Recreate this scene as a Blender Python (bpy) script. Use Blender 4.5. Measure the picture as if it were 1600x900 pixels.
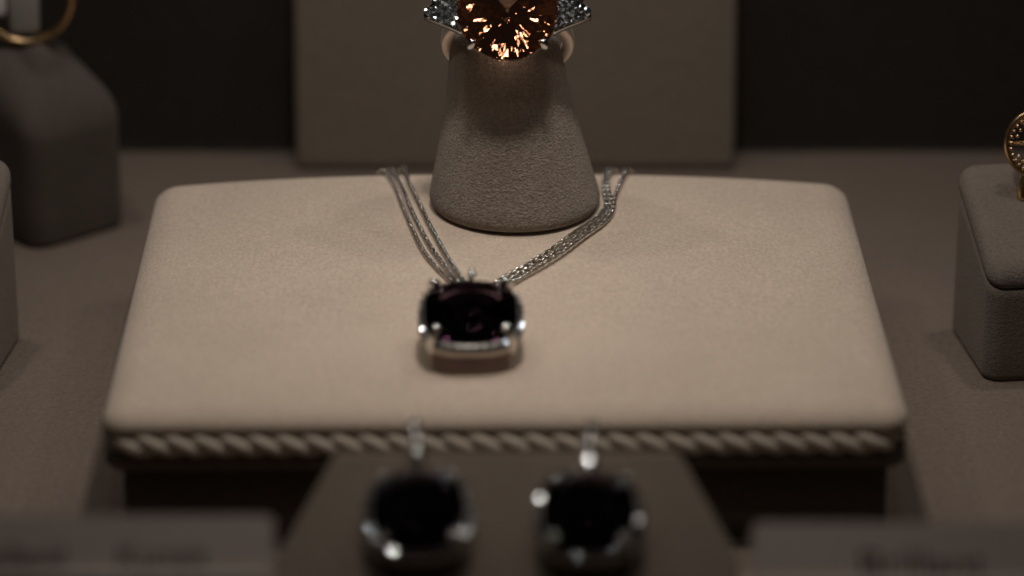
import bpy, bmesh, math, random
from mathutils import Vector, Matrix, noise

for _o in list(bpy.data.objects):
    bpy.data.objects.remove(_o, do_unlink=True)
SC = bpy.context.scene
COL = SC.collection
CM = 0.01                                   # everything below is written in centimetres
R = math.radians
random.seed(7)

# ------------------------------------------------------------------ camera
cam_d = bpy.data.cameras.new('camera')
cam = bpy.data.objects.new('camera', cam_d)
COL.objects.link(cam)
cam.location = (0.10 * CM, -51.02 * CM, 25.68 * CM)
cam.rotation_euler = (R(90 - 22.2), 0, 0)
cam_d.sensor_width = 36.0
cam_d.lens = 121.05
cam_d.clip_start = 0.01
cam_d.clip_end = 20.0
cam_d.dof.use_dof = True
cam_d.dof.focus_distance = 62.9 * CM
cam_d.dof.aperture_fstop = 6.9
cam_d.dof.aperture_blades = 9
SC.camera = cam

# ------------------------------------------------------------------ world (dim showroom around the case)
W = bpy.data.worlds.new('World')
SC.world = W
W.use_nodes = True
bg = W.node_tree.nodes['Background']
bg.inputs[0].default_value = (0.9, 0.80, 0.70, 1)
bg.inputs[1].default_value = 0.010

# ------------------------------------------------------------------ lamps in the roof of the case, plus lamps added for sparkle
def lamp(name, loc, power, size, aim, col=(1.0, 0.915, 0.825), spread=150):
    d = bpy.data.lights.new(name, 'AREA')
    d.shape = 'DISK'
    d.size = size * CM
    d.energy = power
    d.color = col
    d.spread = R(spread)
    o = bpy.data.objects.new(name, d)
    COL.objects.link(o)
    o.location = [c * CM for c in loc]
    v = Vector(aim) - Vector(loc)
    o.rotation_euler = v.to_track_quat('-Z', 'Y').to_euler()
    return o
for k in range(7):                            # the main spot is a cluster of seven emitters
    q = 0.0 if k == 6 else 1.15
    lx, ly = 0.25 + q * math.cos(R(60 * k + 10)), -0.4 + q * math.sin(R(60 * k + 10))
    lamp('case_spot', (lx, ly, 29), 0.061 / 7, 0.50, (lx - 0.5, ly + 6.4, 2), spread=80)
lamp('case_lamp', (-13, 12, 30), 0.035, 2.4, (-9, 9, 1), spread=110)
lamp('case_lamp', (13, 12, 30), 0.036, 2.4, (9, 9, 1), spread=110)
for lx, ly in ((-11, 6), (-7.5, 9), (-4, 13), (0.5, 15), (4.5, 13), (8, 9), (11.5, 6), (-5, 3), (5.5, 3)):  # small lamps added to give the stones sparkle
    lamp('sparkle_led', (lx, ly, 30), 0.0035, 0.42, (0, 7, 4), (0.93, 0.97, 1.0), 100)

for k in range(8):                            # row of small lamps added in front for sparkle in the gems
    lamp('sparkle_led', (-10.5 + 3 * k, -10.5, 31), 0.0018, 0.42, (0, 7, 4), (1.0, 0.95, 0.88), 110)

SC.view_settings.view_transform = 'Standard'
SC.view_settings.look = 'None'
SC.view_settings.exposure = 0.0
SC.view_settings.gamma = 1.0
SC.view_settings.use_curve_mapping = False
SC.render.engine = 'CYCLES'
SC.cycles.max_bounces = 24
SC.cycles.transmission_bounces = 20
SC.cycles.glossy_bounces = 8
SC.cycles.diffuse_bounces = 4
SC.cycles.blur_glossy = 0.3
SC.cycles.sample_clamp_indirect = 12.0
SC.cycles.use_denoising = True

# ------------------------------------------------------------------ materials
def mat(name):
    m = bpy.data.materials.new(name)
    m.use_nodes = True
    nt = m.node_tree
    return m, nt, nt.nodes['Principled BSDF']

def mix_rgb(nt, a, b):
    n = nt.nodes.new('ShaderNodeMix')
    n.data_type = 'RGBA'
    n.inputs[6].default_value = (*a, 1)
    n.inputs[7].default_value = (*b, 1)
    return n

def suede(name, c1, c2, grain=900, bump=0.5, dist=0.0004, sheen=0.35, stretch=(1, 1, 1), patch=60, pits=0.0):
    """napped cloth: fine worm-like nap plus soft hand-brushed patches"""
    m, nt, b = mat(name)
    L = nt.links
    tc = nt.nodes.new('ShaderNodeTexCoord')
    mp = nt.nodes.new('ShaderNodeMapping')
    mp.inputs['Scale'].default_value = stretch
    L.new(tc.outputs['Object'], mp.inputs[0])
    n1 = nt.nodes.new('ShaderNodeTexNoise')
    n1.inputs['Scale'].default_value = grain
    n1.inputs['Detail'].default_value = 3
    n1.inputs['Roughness'].default_value = 0.6
    n1.inputs['Distortion'].default_value = 0.5
    L.new(mp.outputs[0], n1.inputs[0])
    n2 = nt.nodes.new('ShaderNodeTexNoise')
    n2.inputs['Scale'].default_value = patch
    n2.inputs['Detail'].default_value = 4
    L.new(tc.outputs['Object'], n2.inputs[0])
    n3 = nt.nodes.new('ShaderNodeTexNoise')
    n3.inputs['Scale'].default_value = grain * 3.1
    n3.inputs['Detail'].default_value = 2
    L.new(mp.outputs[0], n3.inputs[0])
    rp = nt.nodes.new('ShaderNodeMapRange')
    rp.inputs[1].default_value = 0.3
    rp.inputs[2].default_value = 0.7
    L.new(n1.outputs[0], rp.inputs[0])
    ma = nt.nodes.new('ShaderNodeMath'); ma.operation = 'MULTIPLY_ADD'
    ma.inputs[1].default_value = 0.55
    L.new(rp.outputs[0], ma.inputs[0])
    mb = nt.nodes.new('ShaderNodeMath'); mb.operation = 'MULTIPLY'
    mb.inputs[1].default_value = 0.45
    L.new(n2.outputs[0], mb.inputs[0])
    L.new(mb.outputs[0], ma.inputs[2])
    mx = mix_rgb(nt, c1, c2)
    L.new(ma.outputs[0], mx.inputs[0])
    L.new(mx.outputs[2], b.inputs['Base Color'])
    ad = nt.nodes.new('ShaderNodeMath'); ad.operation = 'MULTIPLY_ADD'
    ad.inputs[1].default_value = 0.4
    L.new(n3.outputs[0], ad.inputs[0]); L.new(rp.outputs[0], ad.inputs[2])
    bp = nt.nodes.new('ShaderNodeBump')
    bp.inputs['Strength'].default_value = bump
    bp.inputs['Distance'].default_value = dist
    L.new(ad.outputs[0], bp.inputs['Height'])
    L.new(bp.outputs[0], b.inputs['Normal'])
    b.inputs['Roughness'].default_value = 0.95
    b.inputs['Specular IOR Level'].default_value = 0.1
    b.inputs['Sheen Weight'].default_value = sheen
    b.inputs['Sheen Roughness'].default_value = 0.4
    b.inputs['Sheen Tint'].default_value = (*[min(1, x * 2.5) for x in c2], 1)
    return m

M = {}
M['pad'] = suede('cream_velvet', (0.41, 0.322, 0.255), (0.67, 0.55, 0.445), 1700, 0.35, 0.0003, 0.2, (1, 0.6, 1), 45)
M['cone'] = suede('taupe_suede', (0.115, 0.093, 0.078), (0.43, 0.355, 0.300), 1900, 0.8, 0.0006, 0.35, (0.8, 1, 1.25), 80)
M['block'] = suede('grey_suede', (0.125, 0.100, 0.083), (0.235, 0.195, 0.165), 2000, 0.45, 0.0003, 0.25, (1, 1, 1), 90)
M['shaded_block'] = suede('shaded_grey_suede', (0.075, 0.060, 0.050), (0.135, 0.110, 0.094), 2000, 0.45, 0.0003, 0.25, (1, 1, 1), 90)  # grey suede with shade put into its colour, where the lamps hardly reach
M['floor'] = suede('taupe_cloth', (0.158, 0.120, 0.096), (0.238, 0.186, 0.152), 900, 0.6, 0.0005, 0.15, (1, 1, 1), 40)
M['panel'] = suede('brown_cloth', (0.185, 0.147, 0.114), (0.240, 0.194, 0.156), 700, 0.4, 0.0004, 0.15, (1, 1, 1), 30)
M['stand'] = suede('mushroom_cloth', (0.130, 0.102, 0.080), (0.175, 0.140, 0.112), 900, 0.5, 0.0005, 0.15, (1, 1, 1), 40)
M['cord'] = suede('satin_cord', (0.46, 0.385, 0.315), (0.60, 0.51, 0.42), 1500, 0.3, 0.0002, 0.3, (1, 1, 1), 60)
M['board'] = suede('dark_board', (0.110, 0.090, 0.076), (0.160, 0.132, 0.112), 900, 0.3, 0.0003, 0.0)
M['wall'] = suede('black_wall', (0.030, 0.025, 0.021), (0.046, 0.039, 0.033), 300, 0.2, 0.0003, 0.0, (1, 1, 1), 12)
M['card'] = suede('card_stock', (0.42, 0.35, 0.315), (0.48, 0.405, 0.37), 700, 0.1, 0.0002, 0.0)
M['cardlip'] = suede('card_lip', (0.40, 0.34, 0.305), (0.46, 0.395, 0.355), 700, 0.1, 0.0002, 0.0)

def metal(name, col, rough, bump=0.0):
    m, nt, b = mat(name)
    b.inputs['Base Color'].default_value = (*col, 1)
    b.inputs['Metallic'].default_value = 1.0
    n = nt.nodes.new('ShaderNodeTexNoise')
    n.inputs['Scale'].default_value = 600
    r = nt.nodes.new('ShaderNodeMapRange')
    r.inputs[3].default_value = rough * 0.7
    r.inputs[4].default_value = rough * 1.4
    nt.links.new(n.outputs[0], r.inputs[0])
    nt.links.new(r.outputs[0], b.inputs['Roughness'])
    return m
M['white_gold'] = metal('white_gold', (0.80, 0.78, 0.75), 0.14)
M['chain'] = metal('white_gold_chain', (0.74, 0.70, 0.65), 0.13)
M['gold'] = metal('yellow_gold', (0.74, 0.50, 0.26), 0.24)
M['pale_gold'] = metal('rose_gold', (0.85, 0.63, 0.42), 0.2)
M['satin'] = metal('satin_white_gold', (0.76, 0.69, 0.62), 0.52)
M['pave_bed'] = metal('dark_bed', (0.16, 0.15, 0.14), 0.35)
M['shank'] = metal('polished_shank', (0.90, 0.80, 0.71), 0.58)

def gem(name, ior, tint, absorb=None, density=0):
    m = bpy.data.materials.new(name)
    m.use_nodes = True
    nt = m.node_tree
    nt.nodes.remove(nt.nodes['Principled BSDF'])
    g = nt.nodes.new('ShaderNodeBsdfGlass')
    g.inputs['IOR'].default_value = ior
    g.inputs['Roughness'].default_value = 0.0
    g.inputs['Color'].default_value = (*tint, 1)
    out = nt.nodes['Material Output']
    nt.links.new(g.outputs[0], out.inputs[0])
    if absorb:
        v = nt.nodes.new('ShaderNodeVolumeAbsorption')
        v.inputs['Color'].default_value = (*absorb, 1)
        v.inputs['Density'].default_value = density
        nt.links.new(v.outputs[0], out.inputs['Volume'])
    return m
M['topaz'] = gem('peach_gemstone', 1.64, (1.0, 0.93, 0.86), (0.90, 0.54, 0.34), 62)
M['violet'] = gem('dark_violet_gemstone', 1.72, (0.80, 0.70, 0.80), (0.20, 0.11, 0.16), 290)
M['diamond'] = gem('clear_diamond', 2.2, (0.97, 0.985, 1.0))
_nt = M['diamond'].node_tree                  # strong facet mirror on top of the glass
_g = _nt.nodes.new('ShaderNodeBsdfGlossy'); _g.inputs['Roughness'].default_value = 0.12
_g.inputs['Color'].default_value = (0.90, 0.95, 0.98, 1)
_m = _nt.nodes.new('ShaderNodeMixShader'); _m.inputs[0].default_value = 0.44
_nt.links.new([q for q in _nt.nodes if q.type == 'BSDF_GLASS'][0].outputs[0], _m.inputs[1])
_nt.links.new(_g.outputs[0], _m.inputs[2])
_nt.links.new(_m.outputs[0], _nt.nodes['Material Output'].inputs[0])

def plain(name, col, rough=0.8):
    m, nt, b = mat(name)
    n = nt.nodes.new('ShaderNodeTexNoise'); n.inputs['Scale'].default_value = 900
    mx = mix_rgb(nt, [c * 0.85 for c in col], [c * 1.15 for c in col])
    nt.links.new(n.outputs[0], mx.inputs[0])
    nt.links.new(mx.outputs[2], b.inputs['Base Color'])
    b.inputs['Roughness'].default_value = rough
    return m
M['ink'] = plain('printed_ink', (0.02, 0.016, 0.014), 0.7)
M['white'] = plain('white_stone', (0.80, 0.77, 0.74), 0.3)
M['enamel'] = plain('pale_enamel', (0.30, 0.27, 0.245), 0.3)

# ------------------------------------------------------------------ helpers
def tag(o, label=None, cat=None, group=None, kind=None):
    if label: o['label'] = label
    if cat: o['category'] = cat
    if group: o['group'] = group
    if kind: o['kind'] = kind
    return o

def empty(name, loc, rot=(0, 0, 0)):
    o = bpy.data.objects.new(name, None)
    o.empty_display_size = 0.005
    o.location = [c * CM for c in loc]
    o.rotation_euler = rot
    COL.objects.link(o)
    return o

def link_mesh(name, me, m, parent=None, loc=(0, 0, 0), rot=(0, 0, 0)):
    o = bpy.data.objects.new(name, me)
    if m and not me.materials:
        me.materials.append(m)
    COL.objects.link(o)
    o.location = [c * CM for c in loc]
    o.rotation_euler = rot
    o.parent = parent
    return o

def build(name, bm, m, parent=None, loc=(0, 0, 0), rot=(0, 0, 0), smooth=True):
    bmesh.ops.recalc_face_normals(bm, faces=bm.faces[:])
    bmesh.ops.scale(bm, vec=(CM, CM, CM), verts=bm.verts[:])
    me = bpy.data.meshes.new(name)
    bm.to_mesh(me)
    bm.free()
    if smooth:
        for p in me.polygons:
            p.use_smooth = True
    return link_mesh(name, me, m, parent, loc, rot)

def loft(bm, rings, cap0=True, cap1=True, closed=True):
    rows = [[bm.verts.new(p) for p in ring] for ring in rings]
    n = len(rows[0])
    for a, b in zip(rows, rows[1:]):
        for i in range(n if closed else n - 1):
            j = (i + 1) % n
            bm.faces.new((a[i], a[j], b[j], b[i]))
    if cap0: bm.faces.new(rows[0][::-1])
    if cap1: bm.faces.new(rows[-1])
    return rows

def rrect(hx, hy, rc, seg=8, side=6):
    """outline of a rounded rectangle, counter-clockwise"""
    pts = []
    rc = max(min(rc, hx, hy), 1e-4)
    cs = [(hx - rc, hy - rc, 0), (-hx + rc, hy - rc, 90), (-hx + rc, -hy + rc, 180), (hx - rc, -hy + rc, 270)]
    for k, (cx, cy, a0) in enumerate(cs):
        for s in range(seg + 1):
            a = R(a0 + 90 * s / seg)
            pts.append((cx + rc * math.cos(a), cy + rc * math.sin(a)))
        a = R(a0 + 90)
        p = (cx + rc * math.cos(a), cy + rc * math.sin(a))
        nx, ny, na = cs[(k + 1) % 4]
        q = (nx + rc * math.cos(R(na)), ny + rc * math.sin(R(na)))
        for s in range(1, side):
            t = s / side
            pts.append((p[0] + (q[0] - p[0]) * t, p[1] + (q[1] - p[1]) * t))
    return pts

def tube(bm, pts, rad, seg=8, closed=False, radii=None):
    pts = [Vector(p) for p in pts]
    n = len(pts)
    rings = []
    nrm = None
    for i, p in enumerate(pts):
        if closed:
            t = pts[(i + 1) % n] - pts[i - 1]
        else:
            t = pts[min(i + 1, n - 1)] - pts[max(i - 1, 0)]
        t.normalize()
        if nrm is None:
            nrm = t.orthogonal().normalized()
        else:
            nrm = (nrm - t * nrm.dot(t)).normalized()
        bt = t.cross(nrm)
        r = radii[i] if radii else rad
        rings.append([p + (nrm * math.cos(2 * math.pi * k / seg) + bt * math.sin(2 * math.pi * k / seg)) * r for k in range(seg)])
    if closed:
        rings.append(rings[0])
        rows = [[bm.verts.new(q) for q in ring] for ring in rings[:-1]]
        rows.append(rows[0])
        for a, b in zip(rows, rows[1:]):
            for k in range(seg):
                bm.faces.new((a[k], a[(k + 1) % seg], b[(k + 1) % seg], b[k]))
    else:
        loft(bm, rings)

def spline(pts, per=12):
    """Catmull-Rom through the points"""
    P = [Vector(p) for p in pts]
    P = [P[0] * 2 - P[1]] + P + [P[-1] * 2 - P[-2]]
    out = []
    for i in range(1, len(P) - 2):
        for s in range(per):
            t = s / per
            a, b, c, d = P[i - 1], P[i], P[i + 1], P[i + 2]
            out.append(0.5 * (2 * b + (c - a) * t + (2 * a - 5 * b + 4 * c - d) * t * t + (3 * b - a - 3 * c + d) * t ** 3))
    out.append(P[-2])
    return out

def walk(path, step):
    """points and tangents every `step` along a polyline"""
    out = []
    need = 0.0
    for a, b in zip(path, path[1:]):
        seg = b - a
        L = seg.length
        d = need
        while d < L:
            out.append((a + seg * (d / L), seg.normalized()))
            d += step
        need = d - L
    return out

def sup(a, e):
    """superellipse direction: e = 2 is a circle, larger is a cushion"""
    c, s = math.cos(a), math.sin(a)
    k = (abs(c) ** e + abs(s) ** e) ** (-1.0 / e)
    return c * k, s * k

def cut_mesh(name, hx, hy, crown, pav, table=0.58, e=2.0, n=8, jit=0.0, rich=False, seed=1, bulge=0.80):
    """a faceted stone: table, crown, girdle and pavilion as a convex hull. Girdle at z = 0"""
    rnd = random.Random(seed)
    bm = bmesh.new()
    def ring(cnt, fr, z, ph=0.0):
        for k in range(cnt):
            a = 2 * math.pi * (k + ph) / cnt
            x, y = sup(a, e if fr > 0.5 else 2 + (e - 2) * fr)
            j = 1 + rnd.uniform(-jit, jit)
            bm.verts.new((x * hx * fr * j, y * hy * fr * j, z * (1 + rnd.uniform(-jit, jit) * 0.6)))
    for k in range(n):
        a = 2 * math.pi * (k + 0.5) / n
        x, y = sup(a, e)
        bm.verts.new((x * hx * table, y * hy * table, crown))
    if rich:
        for q, fr in enumerate((table + 0.12, table + 0.24, table + 0.36)):
            ring(n * 2, fr, crown * (1 - ((fr - table * 0.9) / (1 - table * 0.9)) ** 1.5), 0.5 * (q % 2))
    else:
        ring(n, 0.80, crown * 0.60)
        ring(n * 2, 0.915, crown * 0.30, 0.5)
    g = 0.03 * hx
    for z in (g, -g):
        for k in range(n * 4):
            x, y = sup(2 * math.pi * k / (n * 4), e)
            bm.verts.new((x * hx, y * hy, z))
    pz = lambda fr: -pav * (1 - fr) ** bulge
    if rich:
        for q, fr in enumerate((0.90, 0.81, 0.72, 0.64, 0.56, 0.48, 0.41, 0.34, 0.27)):
            ring(n * 2 if fr > 0.4 else n, fr, pz(fr), 0.5 * (1 - q % 2))
    else:
        ring(n * 2, 0.84, pz(0.84), 0.5)
        ring(n * 2, 0.56, pz(0.56), 0.0)
        ring(n, 0.28, pz(0.28), 0.5)
    ring(n, 0.05, -pav)
    bmesh.ops.scale(bm, vec=(CM, CM, CM), verts=bm.verts[:])
    r = bmesh.ops.convex_hull(bm, input=bm.verts[:])
    dead = [v for v in bm.verts if not v.link_faces]
    bmesh.ops.delete(bm, geom=dead, context='VERTS')
    bmesh.ops.dissolve_limit(bm, angle_limit=R(0.6), verts=bm.verts[:], edges=bm.edges[:])
    bmesh.ops.recalc_face_normals(bm, faces=bm.faces[:])
    me = bpy.data.meshes.new(name)
    bm.to_mesh(me)
    bm.free()
    return me

def small_stone_mesh(name, r):
    """little round brilliant, about 40 triangles"""
    bm = bmesh.new()
    for k in range(6):
        a = 2 * math.pi * k / 6
        bm.verts.new((math.cos(a) * r * 0.55, math.sin(a) * r * 0.55, r * 0.36))
    for k in range(12):
        a = 2 * math.pi * (k + 0.5) / 12
        bm.verts.new((math.cos(a) * r, math.sin(a) * r, 0))
    for k in range(6):
        a = 2 * math.pi * (k + 0.5) / 6
        bm.verts.new((math.cos(a) * r * 0.55, math.sin(a) * r * 0.55, -r * 0.45))
    bm.verts.new((0, 0, -r * 0.85))
    bmesh.ops.scale(bm, vec=(CM, CM, CM), verts=bm.verts[:])
    bmesh.ops.convex_hull(bm, input=bm.verts[:])
    bmesh.ops.recalc_face_normals(bm, faces=bm.faces[:])
    me = bpy.data.meshes.new(name)
    bm.to_mesh(me)
    bm.free()
    me.materials.append(M['diamond'])
    return me

def ball_mesh(name, r, m, sub=2):
    bm = bmesh.new()
    bmesh.ops.create_icosphere(bm, subdivisions=sub, radius=r * CM)
    me = bpy.data.meshes.new(name)
    bm.to_mesh(me)
    bm.free()
    for p in me.polygons: p.use_smooth = True
    me.materials.append(m)
    return me

DIA = {r: small_stone_mesh('small_diamond', r) for r in (0.045, 0.058, 0.07, 0.085, 0.11)}

# ------------------------------------------------------------------ the setting: floor and back wall of the case
bm = bmesh.new()
n = 40
gv = [[bm.verts.new((-45 + 90 * i / n, -46 + 75 * j / n, 0)) for i in range(n + 1)] for j in range(n + 1)]
for j in range(n):
    for i in range(n):
        bm.faces.new((gv[j][i], gv[j][i + 1], gv[j + 1][i + 1], gv[j + 1][i]))
fl = build('floor', bm, M['floor']); tag(fl, 'taupe cloth covered floor of the display case', None, None, 'structure')

bm = bmesh.new()
prof = [(19.75, 0.012), (19.78, 0.06), (19.80, 0.2), (19.82, 40), (21, 40), (21, 0.012)]
loft(bm, [[(-45, y, z) for y, z in prof], [(45, y, z) for y, z in prof]])
wl = build('back_wall', bm, M['wall'], smooth=False); tag(wl, 'black back wall of the display case', None, None, 'structure')

# ------------------------------------------------------------------ upright backdrop panel
bm = bmesh.new()
o2 = rrect(4.71, 0.22, 0.12, 5, 4)
rings = []
for z, ins in ((0, 0.10), (0.06, 0.02), (0.2, 0), (8.6, 0), (8.75, 0.03), (8.82, 0.12)):
    rings.append([(x * (1 - ins / 4.7), y * (1 - ins / 0.22), z) for x, y in o2])
loft(bm, rings)
pn = build('backdrop_panel', bm, M['panel'], loc=(0.17, 18.75, 0), rot=(R(-8), 0, 0))
tag(pn, 'plain brown cloth panel standing upright behind the ring cone', 'panel')

# ------------------------------------------------------------------ cream cushion for the necklace
HX, HY, PZ = 6.66, 5.47, 2.5
def dome(x, y):
    u = min(abs(x) / 6.5, 1.0); v = min(max(y / 11.9, 0), 1)
    return PZ + 0.26 * (1 - u ** 2.5) * (v * v * (3 - 2 * v))

pad = empty('necklace_cushion', (0, 0.42, 0), (0, 0, R(0.55)))
tag(pad, 'cream velvet cushion edged with twisted cord, under the necklace', 'cushion')
bm = bmesh.new()
rings = []
def padring(ins, z, follow):
    ol = rrect(HX - ins, HY - ins, 0.45 - min(ins, 0.35), 8, 26)
    return [(x, y + HY, (dome(x, y + HY) + z - PZ) if follow else z) for x, y in ol]
rings.append(padring(0.26, PZ - 0.50, False))
rings.append(padring(0.08, PZ - 0.45, False))
rings.append(padring(0.01, PZ - 0.36, False))
for k in range(0, 10):
    a = R(90 * k / 9)
    r_ = 0.35
    rings.append(padring(r_ * (1 - math.cos(a)) * 1.7, PZ - r_ + r_ * math.sin(a), True))
base_ = rings[-1]
for k in range(1, 22):
    s = 1 - k / 22
    rr = []
    for x, y, z in base_:
        X, Y = x * s, HY + (y - HY) * s
        w = noise.noise((X * 0.5, Y * 0.5, 3)) * 0.045 * (1 - s ** 6)
        rr.append((X, Y, dome(X, Y) + w))
    rings.append(rr)
loft(bm, rings)
build('cushion', bm, M['pad'], pad)

cord = empty('cord', (0, 0, 0)); cord.parent = pad
path2 = [(x, y + HY) for x, y in rrect(HX - 0.24, HY - 0.12, 0.4, 12, 120)]
# arc length parametrised closed path
pl = [Vector((x, y, 0)) for x, y in path2]
pl.append(pl[0])
tot = sum((b - a).length for a, b in zip(pl, pl[1:]))
turns = round(tot / 1.35)
stp = tot / (turns * 22)
wk = walk(pl, stp)[:turns * 22]
for s in range(3):
    pts = []
    for i, (p, t) in enumerate(wk):
        outw = Vector((t.y, -t.x, 0))
        a = -2 * math.pi * i / 22 + 2 * math.pi * s / 3
        pts.append(p + Vector((0, 0, PZ - 0.60)) + (outw * math.cos(a) + Vector((0, 0, 1)) * math.sin(a)) * 0.115)
    bm = bmesh.new()
    tube(bm, pts, 0.112, 12, closed=True, radii=[0.112 * (1 + 0.10 * noise.noise((p.x * 1.7, p.y * 1.7, s * 5.0))) for p in pts])
    build('strand', bm, M['cord'], cord)

bm = bmesh.new()
rings = []
for ins, z in ((0.22, 1.42), (0.06, 1.43), (0.03, 1.47), (0.03, 1.70), (0.08, 1.74), (0.25, 1.75)):
    rings.append([(x, y + HY, z) for x, y in rrect(HX - ins, HY - ins, 0.4, 8, 6)])
loft(bm, rings)
build('board', bm, M['board'], pad)
bm = bmesh.new()
rings = []
for ins, z in ((0.30, 0.01), (0.28, 0.05), (0.28, 1.415)):
    rings.append([(x, y + HY, z) for x, y in rrect(HX - ins, HY - ins - 0.12, 0.3, 8, 6)])
loft(bm, rings)
build('riser', bm, M['board'], pad)

# ------------------------------------------------------------------ ring cone (slightly leaning, flattened towards its tip)
cone_base = Vector((0.17, 9.42, dome(0.17, 8.6) - 0.005))
bm = bmesh.new()
prof = [(0.0, 1.44), (0.03, 1.52), (0.10, 1.585), (0.20, 1.60), (0.35, 1.575)]
H = 3.5
for k in range(1, 22):
    z = 0.35 + (H - 0.35 - 0.35) * k / 21
    t = (z - 0.35) / 3.25
    prof.append((z, 1.575 + (0.97 - 1.575) * (1 - (1 - t) ** 1.35)))
prof_end = prof[-1][1]
for a in (20, 40, 60, 75, 86):
    prof.append((H - 0.35 + 0.35 * math.sin(R(a)), prof_end * (0.25 + 0.75 * math.cos(R(a)))))
rings = []
for z, r in prof:
    fy = 1 - 0.50 * max(0, (z - 0.5) / (H - 0.5))
    ring = []
    for k in range(96):
        a = 2 * math.pi * k / 96
        w = 1 + 0.008 * noise.noise((math.cos(a) * 1.3, math.sin(a) * 1.3, z * 0.8))
        ring.append((r * math.cos(a) * w - 0.062 * z, r * (fy if math.sin(a) > 0 else 1.0 - 0.12 * max(0, (z - 1.5) / 2.2)) * math.sin(a) * w, z))
    rings.append(ring)
loft(bm, rings)
cn = build('ring_cone', bm, M['cone'], None, tuple(cone_base))
tag(cn, 'taupe suede finger cone standing on the cream cushion, wearing the peach stone ring', 'ring cone')

# ------------------------------------------------------------------ ring with the big peach oval stone
TILT = 48
ring = empty('gemstone_ring', (0.02, 9.40, 5.92), (R(90 - TILT), 0, 0))
tag(ring, 'white gold ring with large peach oval stone, worn on the suede cone', 'ring')
# band: circle in local x-z, wider and heavier towards the head
bm = bmesh.new()
sections = []
NB = 72
for k in range(NB + 1):
    a = R(-232 + 284 * k / NB)                 # open under the head
    up = max(0, math.sin(a))
    ri, ro, hw = 1.01, 1.23 + 0.02 * up, 0.13 + 0.02 * up
    c, s = math.cos(a), math.sin(a)
    sec = []
    for q in range(12):
        b = 2 * math.pi * q / 12
        cc, ss = math.cos(b), math.sin(b)
        rr = (ri + ro) / 2 + (ro - ri) / 2 * math.copysign(abs(cc) ** 0.6, cc)
        sec.append((rr * c, hw * math.copysign(abs(ss) ** 0.6, ss), rr * s))
    sections.append(sec)
loft(bm, sections)
build('band', bm, M['shank'], ring)
GX, GY, GZ = 0.925, 1.20, 1.42
G_PAV, G_TAB, G_N, G_J, G_SEED, G_RICH, G_B = 0.76, 0.45, 16, 0.03, 8, True, 0.84
me = cut_mesh('gemstone', GX, GY, 0.36, G_PAV, G_TAB, 2.15, G_N, G_J, seed=G_SEED, rich=G_RICH, bulge=G_B)
link_mesh('gemstone', me, M['topaz'], ring, (0, 0, GZ))
# gallery rail beneath the girdle
bm = bmesh.new()
tube(bm, [(GX * 0.70 * math.cos(2 * math.pi * k / 40), GY * 0.70 * math.sin(2 * math.pi * k / 40), GZ - 0.42) for k in range(40)], 0.04, 8, closed=True)
build('gallery_rail', bm, M['white_gold'], ring)
for ang in (47, 133, 227, 313):
    c, s = math.cos(R(ang)), math.sin(R(ang))
    bm = bmesh.new()
    P = [(c * GX * 0.60, s * GY * 0.60, GZ - 0.55), (c * GX * 0.85, s * GY * 0.85, GZ - 0.28), (c * (GX + 0.03), s * (GY + 0.03), GZ - 0.03),
         (c * (GX + 0.02), s * (GY + 0.02), GZ + 0.07), (c * (GX - 0.05), s * (GY - 0.05), GZ + 0.125)]
    sp = spline(P, 5)
    nn = len(sp)
    tube(bm, sp, 0.06, 10, radii=[0.05 + 0.028 * min(1, i / (nn * 0.6)) if i < nn - 2 else (0.065 if i == nn - 2 else 0.03) for i in range(nn)])
    build('prong', bm, M['white_gold'], ring)
# pave shoulders: triangular plates tapering outwards, bending down to the band
for sgn in (-1, 1):
    sh = empty('shoulder', (0, 0, 0)); sh.parent = ring
    TX = 0.66                                 # length outwards from the stone
    def surf(u, v):
        """u 0..1 outwards, v -1..1 across"""
        hw = 0.56 * (1 - u) ** 0.9 + 0.035
        x = 0.86 + TX * u
        # follow the oval outline of the stone near its side
        return Vector((sgn * (x - 0.04 * (1 - u) * v * v), v * hw, GZ - 0.05 - 0.38 * u ** 1.4))
    bm = bmesh.new()
    rr = []
    for i in range(13):
        u = i / 12
        sec = []
        for v in (-1, -0.6, -0.2, 0.2, 0.6, 1): sec.append(surf(u, v))
        for v in (1, 0.4, -0.4, -1): sec.append(surf(u, v) - Vector((0, 0, 0.14)))
        rr.append(sec)
    loft(bm, rr)
    build('plate', bm, M['white_gold'], sh)
    rnd = random.Random(3 + sgn)
    for i in range(6):
        u = 0.05 + i * 0.165
        hw = 0.56 * (1 - u) ** 0.9 + 0.035
        cnt = max(1, int(hw * 2 / 0.135))
        for j in range(cnt):
            v = 0 if cnt == 1 else -0.86 + 1.72 * j / (cnt - 1)
            p = surf(u, v)
            d = link_mesh('diamond', DIA[0.07] if i < 5 else DIA[0.085], None, sh, tuple(p + Vector((0, 0, 0.045))))
            d.rotation_euler = (rnd.uniform(-.35, .35), rnd.uniform(-.35, .35) + sgn * 0.25, rnd.uniform(0, 6))
    bead = ball_mesh('bead', 0.022, M['white_gold'], 1)
    for i in range(6):
        u = 0.13 + i * 0.15
        hw = 0.56 * (1 - u) ** 0.9 + 0.035
        cnt = max(2, int(hw * 2 / 0.15))
        for j in range(cnt):
            v = -0.95 + 1.9 * j / (cnt - 1)
            link_mesh('bead', bead, None, sh, tuple(surf(u, v) + Vector((0, 0, 0.025))))

# ------------------------------------------------------------------ necklace: pendant and three chain strands
PL = (-0.60, 2.85, 2.51)
neck = empty('necklace', PL)
tag(neck, 'pendant necklace with dark violet cushion stone and three fine chains, lying on cream cushion', 'necklace')

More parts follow.
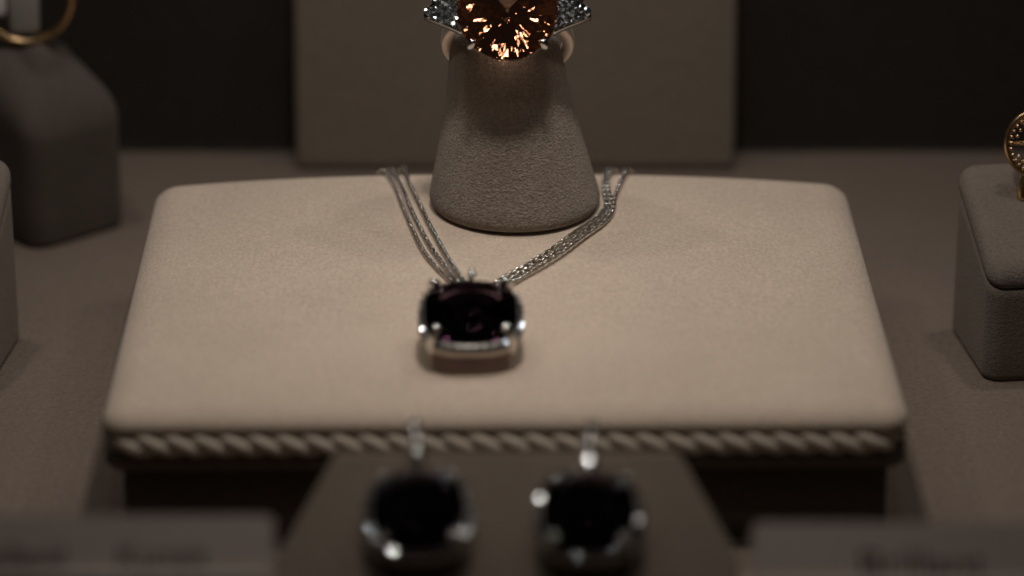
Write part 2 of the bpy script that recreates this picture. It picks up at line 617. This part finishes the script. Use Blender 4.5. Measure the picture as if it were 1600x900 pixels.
def cushion_drop(parent, hx, hy, zg, e=3.6, seed=1, prong_r=0.10, halo=30, dr=0.058, depth=0.42, wall=0.48, crown=0.26, hseed=1):
    """dark cushion-cut stone in a halo setting; local z is the table direction, girdle at z = zg"""
    me = cut_mesh('gemstone', hx, hy, crown, depth, 0.66, e, 10, 0.012, seed=seed)
    link_mesh('gemstone', me, M['violet'], parent, (0, 0, zg))
    # setting: a wall that tapers to the back, with a hollow top
    bm = bmesh.new()
    rr = []
    def out(sc, add, z):
        return [(sup(2 * math.pi * k / 64, e)[0] * (hx * sc + add), sup(2 * math.pi * k / 64, e)[1] * (hy * sc + add), z) for k in range(64)]
    zb = zg - wall
    rr.append(out(0.70, 0, zb))
    rr.append(out(0.93, 0.0, zb))
    rr.append(out(0.97, 0.06, zb + 0.06))
    rr.append(out(1.0, 0.105, zb + wall * 0.45))
    rr.append(out(1.0, 0.105, zg - 0.16))
    rr.append(out(1.0, 0.095, zg - 0.12))
    rr.append(out(1.0, 0.02, zg - 0.025))
    rr.append(out(1.0, 0.008, zg - 0.03))
    rr.append(out(0.80, 0, zg - 0.30))
    rr.append(out(0.70, 0, zb))
    loft(bm, rr, False, False)
    so = build('setting', bm, M['satin'], parent)
    so.data.materials.append(M['pave_bed'])
    for p in so.data.polygons:                # the pave bed on top of the wall is a darker metal
        if p.center.z > (zg - 0.11) * CM: p.material_index = 1
    hr = random.Random(hseed)
    for k in range(halo):
        x, y = sup(2 * math.pi * (k + 0.5) / halo, e)
        d = link_mesh('diamond', DIA[dr], None, parent, (x * (hx + 0.06), y * (hy + 0.06), zg - 0.040 + hr.uniform(-.015, .015)))
        d.rotation_euler = (hr.uniform(-.6, .6), hr.uniform(-.6, .6), hr.uniform(0, 6))
    for ang in (45, 135, 225, 315):
        x, y = sup(R(ang), e)
        bm = bmesh.new()
        P = [(x * (hx + 0.05), y * (hy + 0.05), zg - 0.30), (x * (hx + 0.06), y * (hy + 0.06), zg), (x * (hx + 0.0), y * (hy + 0.0), zg + 0.12), (x * (hx - 0.09), y * (hy - 0.09), zg + 0.17)]
        sp = spline(P, 5); nn = len(sp)
        tube(bm, sp, prong_r, 10, radii=[prong_r * (0.7 + 0.3 * i / nn) if i < nn - 2 else prong_r * (0.85 if i == nn - 2 else 0.4) for i in range(nn)])
        build('prong', bm, M['white_gold'], parent)

P_SEED = 13
pend = empty('pendant', (0, 0, 0.35), (R(13), 0, R(1.5))); pend.parent = neck
cushion_drop(pend, 0.79, 0.88, 0.44, e=2.9, seed=11, prong_r=0.095, halo=38, dr=0.058, hseed=P_SEED, wall=0.34)
bm = bmesh.new()
loft(bm, [[(0.5 * math.cos(2 * math.pi * k / 24) * q, 0.55 * math.sin(2 * math.pi * k / 24) * q, z) for k in range(24)] for q, z in ((0.5, -0.37), (0.8, -0.2), (1.1, 0.11))])
build('basket', bm, M['white_gold'], pend)
bm = bmesh.new()                                # bail
tube(bm, [(0.02 + 0.02 * math.cos(a), 1.12 + 0.14 * math.sin(a), 0.36 + 0.17 * math.cos(a)) for a in [2 * math.pi * k / 20 for k in range(20)]], 0.035, 8, closed=True)
build('bail', bm, M['white_gold'], pend)
link_mesh('diamond', DIA[0.085], None, pend, (0.04, 1.04, 0.50))

CH = {'L': [[(-2.47, 11.64), (-2.35, 11.07), (-2.13, 10.24), (-1.93, 9.1), (-1.75, 8.16), (-1.52, 7.11), (-1.28, 6.38), (-1.04, 5.81), (-0.74, 5.1), (-0.6, 4.5)],
            [(-2.32, 11.63), (-2.22, 11.06), (-2.0, 10.24), (-1.8, 9.09), (-1.58, 8.06), (-1.36, 7.16), (-1.14, 6.46), (-0.91, 5.78), (-0.66, 5.1), (-0.55, 4.5)],
            [(-2.08, 11.62), (-1.97, 11.05), (-1.83, 10.23), (-1.63, 9.25), (-1.45, 8.37), (-1.26, 7.55), (-1.05, 6.67), (-0.78, 5.75), (-0.57, 5.1), (-0.5, 4.5)]],
      'R': [[(-0.7, 4.6), (-0.42, 5.2), (-0.06, 5.84), (0.39, 6.46), (0.80, 7.1), (1.28, 7.97), (1.68, 8.68), (1.86, 9.25), (1.84, 9.9), (1.86, 10.57), (1.9, 11.12), (1.91, 11.61)],
            [(-0.6, 4.6), (-0.33, 5.12), (0.05, 5.72), (0.47, 6.35), (0.89, 6.98), (1.37, 7.85), (1.76, 8.52), (1.95, 9.32), (1.93, 9.9), (1.92, 10.53), (2.03, 11.05), (2.11, 11.62)],
            [(-0.5, 4.6), (-0.24, 5.05), (0.17, 5.67), (0.56, 6.23), (0.97, 6.87), (1.42, 7.7), (1.79, 8.33), (1.97, 8.87), (2.03, 9.51), (2.14, 10.24), (2.32, 11.07), (2.4, 11.64)]]}
# one torus-shaped link, reused along every strand
def add_link(bm, p, t, up, length, width, wire, roll):
    side = t.cross(up).normalized()
    up2 = side.cross(t).normalized()
    ca, sa = math.cos(roll), math.sin(roll)
    A = side * ca + up2 * sa
    B = up2 * ca - side * sa
    NU, NV = 10, 5
    vs = []
    for i in range(NU):
        u = 2 * math.pi * i / NU
        c = p + t * (math.cos(u) * (length / 2 - wire)) + A * (math.sin(u) * (width / 2 - wire))
        o = (t * math.cos(u) + A * math.sin(u)).normalized()
        row = []
        for j in range(NV):
            w = 2 * math.pi * j / NV
            row.append(bm.verts.new(c + (o * math.cos(w) + B * math.sin(w)) * wire))
        vs.append(row)
    for i in range(NU):
        for j in range(NV):
            bm.faces.new((vs[i][j], vs[(i + 1) % NU][j], vs[(i + 1) % NU][(j + 1) % NV], vs[i][(j + 1) % NV]))
for side in 'LR':
    for ci, pts in enumerate(CH[side]):
        back = []
        for x, y in pts:
            y = min(y, 11.20)
            back.append((x, y, dome(x, y - 0.42) + 0.062 + 0.012 * ci - (0.07 if y > 11.15 else 0)))
        far = 0 if side == 'L' else -1
        x, y, z = back[far]
        tail = [(x * 1.02, y + 0.17, z - 0.12), (x * 1.03, y + 0.24, z - 0.40), (x * 1.04, y + 0.26, z - 1.1)]
        back = (tail[::-1] + back) if side == 'L' else (back + tail)
        path = spline(back, 14)
        bm = bmesh.new()
        for i, (p, t) in enumerate(walk(path, 0.11)):
            add_link(bm, p, t, Vector((0, 0, 1)), 0.165, 0.106, 0.028, R(20 + 90 * (i % 2)) + random.uniform(-.1, .1))
        bmesh.ops.translate(bm, verts=bm.verts[:], vec=-Vector(PL))
        o = build('chain_strand', bm, M['chain'], neck)
        o['kind'] = 'stuff'

# ------------------------------------------------------------------ earring stand: a sloping tapered wedge in front
SA = R(35)
top = Vector((0.03, -2.43, 3.17))
def slope(x, s, lift=0.0):
    """s cm down the slope from the top edge"""
    return Vector((x, top.y - s * math.cos(SA) - lift * math.sin(SA), top.z - s * math.sin(SA) + lift * math.cos(SA)))
bm = bmesh.new()
rr = []
def halfw(s): return 2.66 + 0.455 * min(s, 1.9)
ss = [0, 0.02, 0.07, 0.15] + [0.4 + 0.3 * k for k in range(6)] + [2.2, 3.2, 4.2, 5.2]
for i, s in enumerate(ss):
    drop = 0.16 - math.sqrt(max(0, 0.16 ** 2 - (0.16 - s) ** 2)) if s < 0.16 else 0
    h = halfw(s)
    p = slope(0, s, -drop)
    sec = []
    for q in range(5):
        a = R(90 * q / 4)
        sec.append((0.03 - h + 0.08 * (1 - math.sin(a)) , p.y, p.z - 0.08 * (1 - math.cos(a))))
    sec = sec[::-1]
    for q in range(5):
        a = R(90 * q / 4)
        sec.append((0.03 + h - 0.08 * (1 - math.sin(a)), p.y, p.z - 0.08 * (1 - math.cos(a))))
    sec.append((0.03 + h, p.y, 0.01))
    sec.append((0.03 - h, p.y, 0.01))
    rr.append(sec)
loft(bm, rr)
st = build('earring_stand', bm, M['stand'], smooth=False)
tag(st, 'mushroom cloth sloping stand in front of the cream cushion, holding both earrings', 'earring stand')

def earring(px, s, rz, label, seed, hook_dx, tilt=0):
    base = slope(px, s, 0.02)
    e = empty('earring', tuple(base), (SA, 0, 0))
    tag(e, label, 'earring', 'pair of drop earrings')
    sr = random.Random(seed)
    body = empty('drop', (0, 0, 0), (R(tilt), 0, R(rz))); body.parent = e
    cushion_drop(body, 0.72, 0.66, 0.50, e=2.8, seed=seed, prong_r=0.105, halo=26, dr=0.07, depth=0.42, hseed=seed)
    # line of diamonds up to the hook that goes over the edge of the stand
    n0 = Vector((hook_dx * 0.15, 0.88, 0.50)); n1 = Vector((hook_dx, 1.60, 0.36))
    bm = bmesh.new()
    tube(bm, spline([n0, (n0 + n1) / 2 + Vector((0, 0, 0.03)), n1], 6), 0.045, 8)
    build('stem', bm, M['white_gold'], e)
    for k, r_ in ((0, 0.11), (0.36, 0.085), (0.66, 0.07), (1.0, 0.085)):
        p = n0.lerp(n1, k)
        link_mesh('diamond', DIA[r_], None, e, (p.x, p.y, p.z + 0.07), (sr.uniform(-.3, .3), sr.uniform(-.3, .3), 0))
    bm = bmesh.new()
    yt = s - 0.02
    tube(bm, spline([n1, (n1.x, yt + 0.12, 0.22), (n1.x, yt + 0.20, -0.06), (n1.x, yt + 0.16, -0.4), (n1.x, yt + 0.14, -0.8)], 6), 0.03, 8)
    build('hook', bm, M['white_gold'], e)
    return e
earring(-1.32, 1.42, 2, 'dark violet drop earring on the sloping stand, left of the pair', 46, -0.08)
earring(1.27, 1.45, -2, 'dark violet drop earring on the sloping stand, right of the pair', 45, 0.06)

# ------------------------------------------------------------------ ring blocks with slanted tops
def block(name, loc, rz, hx, hy, zf, zb, rc, re, label, mtl, dome_h=0.0, cap=True):
    """rounded block; its top slants from zb (back) down to zf (front). loc is the centre of its foot"""
    o = empty(name, loc, (0, 0, R(rz)))
    tag(o, label, 'ring stand', 'suede ring stands around the cushion')
    def zt(y): return (zf + zb) / 2 + (zb - zf) / 2 * (y / hy)
    bm = bmesh.new()
    rr = []
    ct = 0.42 if cap else re + 0.02
    for ins, z in ((0.07, 0.0), (0.015, 0.05), (0, 0.14)):
        rr.append([(x, y, z) for x, y in rrect(hx - ins, hy - ins, rc, 8, 6)])
    for f in (0.3, 0.6, 0.9):
        rr.append([(x, y, 0.14 + (zt(y) - ct - 0.14) * f) for x, y in rrect(hx, hy, rc, 8, 6)])
    if cap:
        rr.append([(x, y, zt(y) - ct) for x, y in rrect(hx, hy, rc, 8, 6)])
        rr.append([(x, y, zt(y) - ct) for x, y in rrect(hx - .15, hy - .15, rc, 8, 6)])
        loft(bm, rr)
        build('body', bm, mtl, o)
        bm = bmesh.new(); rr = []
        for ins, dz in ((0.25, -ct + 0.005), (0.05, -ct + 0.01), (-0.01, -ct + 0.06)):
            rr.append([(x, y, zt(y) + dz) for x, y in rrect(hx - ins, hy - ins, rc, 8, 6)])
    for k in range(8):
        a = R(90 * k / 7)
        rr.append([(x, y, zt(y) - re + re * math.sin(a)) for x, y in rrect(hx - re * (1 - math.cos(a)) + 0.01, hy - re * (1 - math.cos(a)) + 0.01, max(rc - re * 0.3 * (1 - math.cos(a)), .05), 8, 6)])
    last = rr[-1]
    for k in range(1, 9):
        s = 1 - k / 9
        rr.append([(x * s, y * s, z - zt(y) + zt(y * s) + dome_h * (1 - s * s)) for x, y, z in last])
    loft(bm, rr)
    build('cap' if cap else 'body', bm, mtl, o)
    return o

block('ring_stand', (9.97, 8.75, 0), 7.5, 1.32, 1.36, 2.25, 3.42, 0.32, 0.26, 'grey suede ring stand at the right edge, carrying the gold medallion ring', M['block'])
block('ring_stand', (-10.66, 8.45, 0), -6.5, 1.30, 1.20, 2.3, 3.72, 0.32, 0.26, 'grey suede ring stand cut off by the left edge of the picture, nearer one', M['block'])
block('ring_stand', (-9.45, 15.45, 0), 42, 1.18, 1.18, 3.05, 4.00, 0.42, 0.80, 'shade-toned suede ring stand with domed shoulders at back left, carrying a gold ring', M['shaded_block'], 0.30, cap=False)

# gold medallion ring on the right stand
mr = empty('medallion_ring', (9.86, 8.95, 3.0), (R(-12), 0, R(-8)))
tag(mr, 'gold openwork medallion ring cut off by the right edge, on suede stand', 'ring')
bm = bmesh.new()
tube(bm, [(0.60 * math.cos(2 * math.pi * k / 48), 0, 1.03 + 0.62 * math.sin(2 * math.pi * k / 48)) for k in range(48)], 0.055, 10, closed=True)
build('rim', bm, M['gold'], mr)
bm = bmesh.new()
tube(bm, [(0.60 * math.cos(2 * math.pi * k / 48), 0.14, 1.03 + 0.62 * math.sin(2 * math.pi * k / 48)) for k in range(48)], 0.05, 8, closed=True)
build('back_rim', bm, M['gold'], mr)
bm = bmesh.new()
for a in (0, 45, 90, 135):
    c, s = math.cos(R(a)), math.sin(R(a))
    tube(bm, [(-0.5 * c, 0.03, 1.03 - 0.6 * s), (0, 0, 1.03), (0.5 * c, 0.03, 1.03 + 0.6 * s)], 0.05, 8)
build('spokes', bm, M['gold'], mr)
gb = ball_mesh('gold_bead', 0.036, M['pale_gold'], 2)
for k in range(30):
    a = 2 * math.pi * k / 30
    link_mesh('bead', gb, None, mr, (0.52 * math.cos(a), -0.03, 1.03 + 0.54 * math.sin(a)))
for k in range(22):
    if k % 4 == 0: continue
    a = 2 * math.pi * k / 22
    link_mesh('bead', gb, None, mr, (0.43 * math.cos(a), -0.02, 1.03 + 0.45 * math.sin(a)))
bm = bmesh.new()
tube(bm, [(0.27 * math.cos(a), 0.07, 0.10 + 0.42 * math.sin(a)) for a in [R(200 - 220 * k / 24) for k in range(25)]][::-1], 0.10, 10)
build('shank', bm, M['gold'], mr)

# gold band with a pale face on the left back stand
gr = empty('gold_band_ring', (-9.75, 15.75, 3.86), (R(-6), 0, R(8)))
tag(gr, 'wide gold ring with pale centre on the shade-toned stand at back left', 'ring')
def band(name, ro, ri, hw, m, z0, y0=0.0, a0=0, a1=360):
    bm = bmesh.new()
    secs = []
    full = a1 - a0 >= 360
    for k in range(48 if full else 49):
        a = R(a0 + (a1 - a0) * k / 48)
        secs.append([(r * math.cos(a), y0 + y, z0 + r * math.sin(a)) for r, y in ((ri, -hw), ((ri + ro) / 2, -hw * 1.08), (ro, -hw * .8), (ro * 1.02, 0), (ro, hw * .8), ((ri + ro) / 2, hw * 1.08), (ri, hw), (ri * .99, 0))])
    if full:
        secs.append(secs[0])
        loft(bm, secs, False, False)
        bmesh.ops.remove_doubles(bm, verts=bm.verts[:], dist=1e-5)
    else:
        loft(bm, secs)
    return build(name, bm, m, gr)
band('gold_band', 1.00, 0.86, 0.16, M['gold'], 0.93)
bm = bmesh.new()
rr = []
for z, hx, hy in ((0.16, 0.22, 0.10), (0.30, 0.30, 0.13), (1.0, 0.33, 0.15), (1.6, 0.30, 0.13), (1.75, 0.2, 0.09)):
    rr.append([(x - 0.05, y - 0.12, z) for x, y in rrect(hx, hy, 0.08, 4, 2)])
loft(bm, rr)
build('pale_centre', bm, M['enamel'], gr)
bm = bmesh.new()
loft(bm, [[(x - 0.52, y - 0.10, z) for x, y in rrect(hx, hy, 0.05, 4, 2)] for z, hx, hy in ((0.55, 0.07, 0.06), (0.65, 0.12, 0.10), (1.45, 0.12, 0.10), (1.55, 0.07, 0.06))])
build('white_stone', bm, M['white'], gr)

# ------------------------------------------------------------------ name cards in front
def text_mesh(body, size, sx):
    cu = bpy.data.curves.new('lettering', 'FONT')
    cu.body = body
    cu.size = size * CM
    cu.extrude = 0.004 * CM
    ob = bpy.data.objects.new('lettering', cu)
    COL.objects.link(ob)
    dg = bpy.context.evaluated_depsgraph_get()
    me = bpy.data.meshes.new_from_object(ob.evaluated_get(dg))
    bpy.data.objects.remove(ob, do_unlink=True)
    me.transform(Matrix.Diagonal((sx, 1, 1, 1)))
    me.name = 'lettering'
    me.materials.clear()
    me.materials.append(M['ink'])
    return me

def name_card(x0, x1, ytop, ztop, lean, label, words):
    """card leaning back by `lean`; its top edge runs at (ytop, ztop)"""
    w = (x1 - x0) / 2
    cx = (x0 + x1) / 2
    L = 0.86
    o = empty('name_card', (cx, ytop - 0.2, 0))
    tag(o, label, 'card', 'name cards in front of the cushion')
    up = Vector((0, math.sin(lean), math.cos(lean)))
    tp = Vector((0, 0.2, ztop))
    rot = (R(90) - lean, 0, 0)
    # card plate: local x right, local y up the card, local z towards the viewer
    pts = [(x, y) for x, y in rrect(w, L / 2, 0.16, 6, 4)]
    bm = bmesh.new()
    loft(bm, [[(x * 0.995, y * 0.99, -0.03) for x, y in pts], [(x, y, -0.02) for x, y in pts], [(x, y, 0.02) for x, y in pts], [(x * 0.995, y * 0.99, 0.03) for x, y in pts]])
    mid = tp - up * (L / 2)
    card = build('card', bm, M['card'], o, tuple(mid), rot, smooth=False)
    for txt, size, sx, tx, ty in words:
        link_mesh('lettering', text_mesh(txt, size, sx), None, card, (tx - cx, ty + L / 2, 0.034))
    # lip that holds the card
    bm = bmesh.new()
    lr = []
    for q in range(10):
        a = 2 * math.pi * q / 10
        lr.append((0.10 + 0.20 * math.cos(a) * 0.6, 0.12 * math.sin(a)))
    loft(bm, [[(-w + 0.04, yy - L / 2 - 0.10, zz) for zz, yy in lr], [(w - 0.04, yy - L / 2 - 0.10, zz) for zz, yy in lr]])
    build('lip', bm, M['cardlip'], o, tuple(mid), rot)
    # foot under the card, down to the floor
    bm = bmesh.new()
    bt = tp - up * (L + 0.12)
    xi0, xi1 = -w + 0.5, w - 0.5
    prof = [(bt.y + 0.25, 0.0), (bt.y + 0.25, bt.z - 0.02), (bt.y - 0.12, bt.z - 0.08), (bt.y - 0.25, bt.z - 0.2), (bt.y - 0.25, 0.0)]
    loft(bm, [[(xi0, y, z) for y, z in prof], [(xi1, y, z) for y, z in prof]])
    build('foot', bm, M['board'], o, smooth=False)
    return o
LEAN = R(38)
name_card(-8.6, -3.38, -5.55, 3.52, LEAN, 'grey name card at lower left with blurred lettering', [('Weißgold', 0.50, 0.78, -7.95, -0.78), ('Kunzit', 0.50, 1.02, -5.68, -0.78)])
name_card(3.62, 8.9, -5.58, 3.42, LEAN, 'grey name card at lower right with blurred lettering', [('Brillant', 0.56, 1.15, 5.15, -0.80)])
